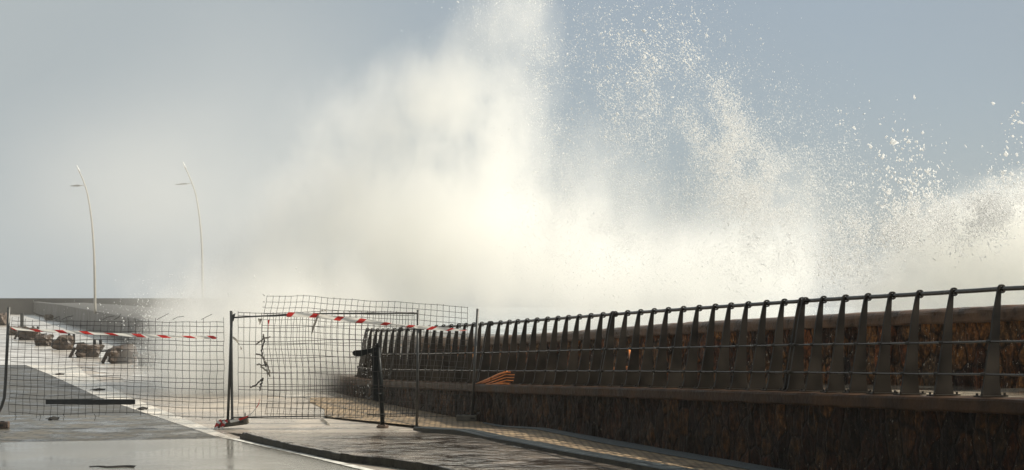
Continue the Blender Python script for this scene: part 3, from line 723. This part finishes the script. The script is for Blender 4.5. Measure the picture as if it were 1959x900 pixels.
# ------------------------------------------------------------------ orange tubular barrier on the promenade
def PO(x, y, off=.8):
    p, t_, n_ = base_at(x); return P(x, y, p.y + off * 1.2)
ob = thing('crowd_barrier', PO(940, 738, 0), 'fallen orange tubular barrier whose end pokes out through the railing', 'barrier')
bm = bmesh.new()
tube(bm, [PO(911, 735.5, -.06), PO(935, 725.5, -.05), PO(955, 716, -.03), PO(969, 712, .1), PO(985, 712, .9), PO(1040, 712, 1.15), PO(1100, 711, 1.2), PO(1160, 707, 1.25), PO(1202, 703, 1.3)], .021, 8)
tube(bm, [PO(911, 735.5, -.06), PO(911.5, 737.5, -.065), PO(930, 737, -.06), PO(968, 734, -.02), PO(990, 734, .7), PO(1040, 735, .9), PO(1100, 736, .95), PO(1150, 735, 1.0)], .021, 8)
link('frame', bm, M['orange'], ob, smooth=True)
for k, (a_, b_) in enumerate((((922, 734), (968, 717)), ((930, 735), (968, 722.5)), ((940, 736), (969, 728)))):
    bm = bmesh.new(); tube(bm, [PO(*a_, -.06), PO(*b_, -.02), PO(b_[0] + 25, b_[1], .8), PO(b_[0] + 90, b_[1] + 1, 1.0), PO(b_[0] + 180 - 20 * k, b_[1] + 2, 1.05)], .012, 8); link('bar', bm, M['orange'], ob, smooth=True)
ou = thing('orange_bollard', PO(1206, 706, 1.6), 'orange plastic post leaning against the sea wall behind the railing', 'post')
bm = bmesh.new(); tube(bm, [PO(1208, 706, 1.6), PO(1204, 668, 1.75)], .035, 10, .02); link('shaft', bm, M['orange'], ou, smooth=True)
bm = bmesh.new(); tube(bm, [PO(1208, 707.5, 1.6), PO(1208, 704, 1.6)], .09, 12, .07); link('foot', bm, M['orange'], ou)

# ------------------------------------------------------------------ torn up rocks with stub posts at the left
def rock_bm(c, sx, sy, sz, seed, flat=.0):
    bm = bmesh.new(); bmesh.ops.create_icosphere(bm, subdivisions=3, radius=1)
    for v_ in bm.verts:
        p = v_.co.copy(); q = p * 1.3 + Vector((seed, seed * 1.7, 0))
        d = 1 + .42 * mnoise.noise(q) + .26 * mnoise.noise(q * 2.6) + .16 * mnoise.noise(q * 6)
        # chop into facets
        for ax in (0, 1, 2): p[ax] = max(-.78, min(.78, p[ax]))
        p *= d; p = Vector((p.x * sx, p.y * sy, max(p.z * sz + sz * .75, -.02))); v_.co = c + p
    return bm
RK = [(234, 696, 50, 32, 1), (171, 684, 50, 24, 1), (124, 670, 40, 26, 1), (84, 662, 34, 20, 0), (56, 651, 38, 22, 1), (27, 642, 22, 16, 0), (284, 700, 32, 23, 0)]
RL = ['nearest clear brown rock with two stub posts and a plank leaning at its side', 'second brown rock from the spray, its two stub posts standing over its right end', 'brown rock with small paired stubs, third counting left from the spray',
      'low grey brown rock without posts in the middle of the row', 'rock below the upright iron stand far left', 'small rock nearest the left fence post', 'rock half lost in flying spray at the right end of the row']
for i, (x, y, w_, h_, posts) in enumerate(RK):
    c = G(x, y); s_ = c.y / F
    rt = thing('rock', c, RL[i], 'rock', 'row of broken rocks on the esplanade')
    link('rock_body', rock_bm(c, w_ * s_ / 1.75, .55, h_ * s_ / 1.5, i * 3.3 + 1), M['rock'], rt)
    if posts:
        for k, dx in enumerate((.14, .37)):
            q = c + Vector((w_ * s_ * dx, .25, h_ * s_ * .55)); bm = bmesh.new(); box(bm, q + Vector((0, 0, .24)), (.13, .10, .50), .1, bev=.02); link('stub_post', bm, M['fpost'], rt)
    bm = bmesh.new(); q = c + Vector((w_ * s_ * .62, .1, h_ * s_ * .5))
    box(bm, q, (.62, .10, .07), .15, Matrix.Rotation(-.07, 4, 'Y'), bev=.01); link('bar', bm, M['fpost'], rt)
    if i in (0, 1, 4):
        bm = bmesh.new(); q = c + Vector((-w_ * s_ * .62, -.15, h_ * s_ * .38)); box(bm, q, (.14, .25, .52), .3, Matrix.Rotation(.45, 4, 'Y'), bev=.03); link('slab', bm, M['rock'], rt)
# iron stand, small kiosk block, dark heap far away
c = G(42, 627); st = thing('iron_stand', c, 'dark upright stand with a horizontal arm behind the left rocks', 'stand')
s_ = c.y / F
bm = bmesh.new(); box(bm, c + Vector((0, 0, 14 * s_)), (5.5 * s_, .3, 28 * s_), 0, bev=.03); link('upright', bm, M['fpost'], st)
bm = bmesh.new(); box(bm, c + Vector((-7 * s_, 0, 25.5 * s_)), (13 * s_, .2, 1.8 * s_), 0, bev=.02); link('arm', bm, M['fpost'], st)
bm = bmesh.new(); box(bm, c + Vector((0, 0, .08)), (11 * s_, .7, .16), 0, bev=.02); link('foot', bm, M['fpost'], st)
c = G(93, 613); s_ = c.y / F; kb = thing('concrete_block', c, 'small brownish block alone on the far paving before the breakwater', 'block')
link('block_body', rock_bm(c, 8.5 * s_, .7, 7.5 * s_, 22.0), M['rock'], kb)
c = G(4, 623); s_ = c.y / F; kb = thing('rubble_heap', c, 'large dark rubble heap at the far left edge', 'rubble')
link('heap_body', rock_bm(c, 13 * s_, 1.6, 15 * s_, 31.0), M['rock'], kb)

# ------------------------------------------------------------------ street lamps
def lamp(pts, arm, Y, label):
    b0 = P(pts[0][0], pts[0][1], Y); b0.z = ztop(Y) - .2
    rt = thing('street_lamp', b0, label, 'street lamp', 'curved lamps beyond the sea wall')
    pp = [b0] + [P(x, y, Y) for x, y in pts[1:]]; fine = []
    n_ = len(pp)
    def cr(p0, p1, p2, p3, t_): return .5 * ((2 * p1) + (p2 - p0) * t_ + (2 * p0 - 5 * p1 + 4 * p2 - p3) * t_ * t_ + (3 * p1 - p0 - 3 * p2 + p3) * t_ ** 3)
    for i in range(n_ - 1):
        for k in range(5): fine.append(cr(pp[max(i - 1, 0)], pp[i], pp[i + 1], pp[min(i + 2, n_ - 1)], k / 5))
    fine.append(pp[-1]); bm = bmesh.new(); tube(bm, fine, .11, 10, .05); link('pole', bm, M['lamp'], rt, smooth=True)
    d = (pp[-1] - pp[-2]).normalized(); bm = bmesh.new(); tube(bm, [pp[-1], pp[-1] + d * .35, pp[-1] + d * .6], .09, 10, .02); link('tip', bm, M['lampwhite'], rt, smooth=True)
    (x0, y0), (x1, y1) = arm; A, B = P(x0, y0, Y), P(x1, y1, Y)
    bm = bmesh.new(); tube(bm, [A, A.lerp(B, .3)], .035, 8); link('arm', bm, M['lamp'], rt, smooth=True)
    bm = bmesh.new(); ribs = []
    C_, D_ = A.lerp(B, .25), B
    ux = (D_ - C_); L = ux.length; ux.normalize(); uz = Vector((0, 0, 1))
    prism(bm, [(0, -.05), (0, .05), (.3 * L, .08), (.75 * L, .04), (L, .0), (.75 * L, -.03), (.3 * L, -.07)], C_, ux, uz, .30, Vector((0, 1, 0)))
    link('luminaire', bm, M['fpost'], rt)
lamp([(182, 573), (181, 520), (179, 470), (175, 420), (168, 375), (160, 348), (152, 329)], ((160, 355), (134, 356.5)), 130, 'left tall curved street lamp with a thin side arm')
lamp([(388, 573), (387, 520), (386, 470), (382, 420), (375, 375), (365, 345), (355, 322)], ((366, 351), (334, 354)), 134, 'right tall curved street lamp, paler and nearer the spray')

# ------------------------------------------------------------------ flying drops
def drops(name, label, fields, seed):
    rg = np.random.default_rng(seed); C, R_, = [], []
    for (x, y, Y, sx, sy, sY, n, r, sig, tilt) in fields:
        dx = rg.normal(0, sx, n); dy = rg.normal(0, sy, n); dx = dx + dy * tilt
        YY = Y + rg.normal(0, sY, n); px = x + dx; py = y + dy
        # break the cloud into wisps
        keep = np.ones(n, bool)
        w_ = np.array([mnoise.noise(Vector((a_ / 55., b_ / 70., seed))) + .6 * mnoise.noise(Vector((a_ / 20., b_ / 25., seed + 3))) for a_, b_ in zip(px, py)])
        keep = (w_ + rg.normal(0, .42, n)) > -.05
        zz = EYE + (HY - py) * YY / F; keep &= zz > .1
        C.append(np.stack([(px - CX) * YY / F, YY, zz], 1)[keep]); R_.append((r * np.exp(rg.normal(0, sig, n)))[keep])
    C = np.concatenate(C); R_ = np.concatenate(R_); n = len(C)
    base = np.array([[1, 0, 0], [-1, 0, 0], [0, 1, 0], [0, -1, 0], [0, 0, 1], [0, 0, -1]], float)
    fc = np.array([[0, 2, 4], [2, 1, 4], [1, 3, 4], [3, 0, 4], [2, 0, 5], [1, 2, 5], [3, 1, 5], [0, 3, 5]])
    sc = rg.uniform(.6, 1.3, (n, 1, 3)); sh = rg.normal(0, .25, (n, 6, 3))
    vd = np.stack([np.array([mnoise.noise(Vector((c[0] * .5, c[2] * .5, seed + 20))) for c in C]) * 1.6 - .5, rg.normal(0, .3, n), 1 + rg.normal(0, .4, n)], 1)
    vd /= np.linalg.norm(vd, axis=1, keepdims=True)
    body = base[None] * sc + sh
    body = body + vd[:, None, :] * (body * vd[:, None, :]).sum(2, keepdims=True) * rg.exponential(.7, (n, 1, 1)) * np.clip(.012 / R_, .1, 1)[:, None, None]
    V = C[:, None, :] + body * (R_ * .92)[:, None, None]
    V = V.reshape(-1, 3); Fa = (fc[None] + (np.arange(n) * 6)[:, None, None]).reshape(-1, 3)
    me = bpy.data.meshes.new(name); me.vertices.add(len(V)); me.vertices.foreach_set('co', V.ravel())
    me.loops.add(Fa.size); me.loops.foreach_set('vertex_index', Fa.ravel().astype(np.int32))
    me.polygons.add(len(Fa)); me.polygons.foreach_set('loop_start', np.arange(0, Fa.size, 3, dtype=np.int32)); me.polygons.foreach_set('loop_total', np.full(len(Fa), 3, np.int32))
    me.polygons.foreach_set('use_smooth', np.ones(len(Fa), bool)); me.update(calc_edges=True)
    me.materials.append(M['drop']); o = bpy.data.objects.new(name, me); COL.objects.link(o)
    return tag(o, label, 'sea spray', kind='stuff')
#        x     y    Y   sx   sy  sY   n     r     sig  tilt
drops('spray_drops', 'white water drops thrown up against the blue grey sky in the middle', [
    (1235, 130, 33, 80, 75, 1.2, 7000, .0070, .48, -.1),
    (1190, 95, 33, 60, 45, 1.2, 200, .013, .35, .0),
    (1260, 270, 34, 110, 110, 2, 36000, .0048, .34, .2),
    (1400, 290, 33, 34, 80, 1.5, 30000, .0056, .38, .35),
    (1440, 400, 33, 60, 90, 1.5, 46000, .0052, .34, .2),
    (1500, 320, 33, 90, 90, 1.5, 18000, .0048, .40, .5),
    (1560, 430, 32, 80, 70, 1.5, 32000, .0048, .34, .3),
    (1180, 420, 36, 110, 90, 2, 30000, .0046, .34, .3),
    (1045, 150, 45, 26, 100, 1.5, 5000, .0065, .4, .0),
    (985, 20, 45, 60, 40, 1.5, 3000, .0065, .4, .0),
    (1560, 250, 31, 90, 40, 1.5, 160, .012, .4, .6)], 5)
drops('spray_drops', 'coarse white drops and foam flecks above the breaking crest at right', [
    (1742, 262, 27, 14, 7, .3, 14, .018, .35, .0),
    (1745, 330, 27, 30, 55, .8, 420, .014, .55, .1),
    (1720, 390, 27, 50, 40, .8, 1200, .010, .5, .0),
    (1790, 330, 27, 70, 45, .8, 160, .010, .4, .2),
    (1850, 405, 26, 70, 22, .8, 24000, .0052, .42, -.9),
    (1930, 385, 25, 40, 25, .6, 15000, .0054, .42, -.5),
    (1860, 430, 25, 80, 30, .5, 9000, .0055, .45, -.6),
    (1945, 290, 25, 22, 50, .6, 140, .014, .5, .0),
    (1918, 340, 25, 4, 6, .1, 16, .018, .3, .0),
    (1700, 430, 27, 60, 26, .8, 12000, .0058, .4, -.5),
    (1630, 490, 28, 50, 30, .8, 9000, .0058, .4, -.5)], 9)
drops('spray_drops', 'fine pale drops blowing over the rocks and wall behind the left fence', [
    (330, 650, 44, 38, 45, 2, 2600, .009, .5, .1),
    (300, 700, 46, 30, 22, 2, 900, .009, .5, .1),
    (400, 600, 46, 90, 25, 3, 2200, .008, .5, .1),
    (690, 690, 37.5, 20, 40, .6, 900, .0045, .4, .0),
    (560, 560, 44, 150, 30, 3, 3000, .007, .4, .0)], 14)

# ------------------------------------------------------------------ spray volumes
def blob(x, y, Y, rx, ry, rY, w): c = P(x, y, Y); s_ = Y / F; return (c, Vector((rx * s_, rY, ry * s_)), w)
def spray(name, label, blobs, K, lo, hi, nscale, namp, detail, hull, aniso=.35, col=(.985, .978, .95), vox=.45, stretch=(1, 1, 1)):
    bm = bmesh.new()
    for c, r_, w in blobs:
        rr = hull if w > .5 else hull * .9
        bmesh.ops.create_icosphere(bm, subdivisions=3, radius=1, matrix=Matrix.Translation(c) @ Matrix.Diagonal((r_.x * rr, r_.y * rr, r_.z * rr, 1)))
    for v_ in bm.verts: v_.co.z = max(v_.co.z, -1.2)
    m, t, b = newmat(name + '_mist'); t.nodes.remove(b)
    pv = N(t, 'ShaderNodeVolumePrincipled'); pv.inputs['Color'].default_value = (*col, 1); pv.inputs['Anisotropy'].default_value = aniso
    t.links.new(pv.outputs[0], t.nodes['Material Output'].inputs['Volume'])
    tc = N(t, 'ShaderNodeNewGeometry'); pos = tc.outputs['Position']; tot = None
    for c, r_, w in blobs:
        s1 = N(t, 'ShaderNodeVectorMath', operation='SUBTRACT'); t.links.new(pos, s1.inputs[0]); s1.inputs[1].default_value = c
        s2 = N(t, 'ShaderNodeVectorMath', operation='DIVIDE'); t.links.new(s1.outputs[0], s2.inputs[0]); s2.inputs[1].default_value = r_
        d = N(t, 'ShaderNodeVectorMath', operation='DOT_PRODUCT'); t.links.new(s2.outputs[0], d.inputs[0]); t.links.new(s2.outputs[0], d.inputs[1])
        ng = N(t, 'ShaderNodeMath', operation='MULTIPLY'); t.links.new(d.outputs['Value'], ng.inputs[0]); ng.inputs[1].default_value = -1
        ex = N(t, 'ShaderNodeMath', operation='EXPONENT'); t.links.new(ng.outputs[0], ex.inputs[0])
        ma = N(t, 'ShaderNodeMath', operation='MULTIPLY_ADD'); t.links.new(ex.outputs[0], ma.inputs[0]); ma.inputs[1].default_value = w
        if tot is None: ma.inputs[2].default_value = 0
        else: t.links.new(tot, ma.inputs[2])
        tot = ma.outputs[0]
    mp = N(t, 'ShaderNodeMapping'); mp.inputs['Scale'].default_value = stretch; t.links.new(pos, mp.inputs['Vector'])
    nz = N(t, 'ShaderNodeTexNoise', Scale=nscale, Detail=detail, Roughness=.66); t.links.new(mp.outputs[0], nz.inputs['Vector'])
    nn = mapr(t, nz.outputs['Fac'], .25, .75, -namp, namp)
    # noise acts as a multiplier on thin parts and erodes the edges
    ml = N(t, 'ShaderNodeMath', operation='MULTIPLY_ADD'); t.links.new(tot, ml.inputs[0]); t.links.new(nn, ml.inputs[1]); t.links.new(tot, ml.inputs[2])
    dn = N(t, 'ShaderNodeMapRange', interpolation_type='SMOOTHSTEP' if hi < .9 else 'LINEAR'); t.links.new(ml.outputs[0], dn.inputs['Value'])
    dn.inputs['From Min'].default_value = lo; dn.inputs['From Max'].default_value = hi; dn.inputs['To Min'].default_value = 0; dn.inputs['To Max'].default_value = K
    t.links.new(dn.outputs['Result'], pv.inputs['Density'])
    o = link(name, bm, m); md = o.modifiers.new('shell', 'REMESH'); md.mode = 'VOXEL'; md.voxel_size = vox
    return tag(o, label, 'sea spray', kind='stuff')
spray('spray_plume', 'huge pale plume of sea spray bursting up behind the fence and railing', [
    blob(985, 30, 47, 85, 100, 2.4, .38),
    blob(895, 190, 47, 130, 120, 2.8, .46),
    blob(950, 300, 46, 110, 130, 2.4, .30),
    blob(790, 330, 48, 170, 140, 3.0, .38),
    blob(650, 330, 49, 150, 190, 3.0, .20),
    blob(850, 450, 47, 210, 130, 2.6, .42),
    blob(660, 480, 47, 190, 140, 2.6, .52),
    blob(1030, 510, 46, 240, 100, 2.6, .68),
    blob(1320, 560, 42, 280, 95, 2.4, .95),
    blob(1470, 430, 42, 120, 150, 2.0, .34),
    blob(1130, 400, 44, 140, 170, 2.0, .28),
    blob(570, 650, 45, 170, 115, 3.0, 2.1),
    blob(470, 710, 44, 140, 85, 2.6, 1.7),
    blob(420, 560, 60, 200, 90, 5.0, .22)], .74, .10, 1.2, .45, 1.55, 8.0, 1.75, stretch=(1.2, 1, .8), aniso=.0)
spray('drifting_mist', 'thin mist drifting off the plume over the far end of the esplanade at left', [
    blob(520, 400, 95, 260, 330, 9.0, .62),
    blob(270, 370, 100, 200, 140, 9.0, .85),
    blob(420, 600, 76, 120, 50, 6.0, .8)], .036, .04, 1.0, .12, .3, 2.0, 1.7, vox=1.2, aniso=.0)
spray('breaking_crest', 'dense white crest of breaking spray over the wall at right', [
    blob(1965, 470, 27, 140, 140, .95, 1.1),
    blob(1810, 515, 27.5, 110, 100, .85, .95),
    blob(1685, 570, 28, 90, 75, 1.0, .8),
    blob(2080, 500, 27, 110, 100, 1.0, .9)], 1.7, .32, .95, 1.5, 1.2, 9.0, 1.5, vox=.2, aniso=.0)

# ------------------------------------------------------------------ the air
bm = bmesh.new(); box(bm, (-60, 165, 9.4), (460, 400, 24.2))
m, t, b = newmat('haze_air'); t.nodes.remove(b)
pv = N(t, 'ShaderNodeVolumePrincipled'); pv.inputs['Color'].default_value = (.98, .96, .90, 1); pv.inputs['Density'].default_value = .0003; pv.inputs['Anisotropy'].default_value = .0
t.links.new(pv.outputs[0], t.nodes['Material Output'].inputs['Volume'])
tag(link('haze', bm, m), kind='stuff')
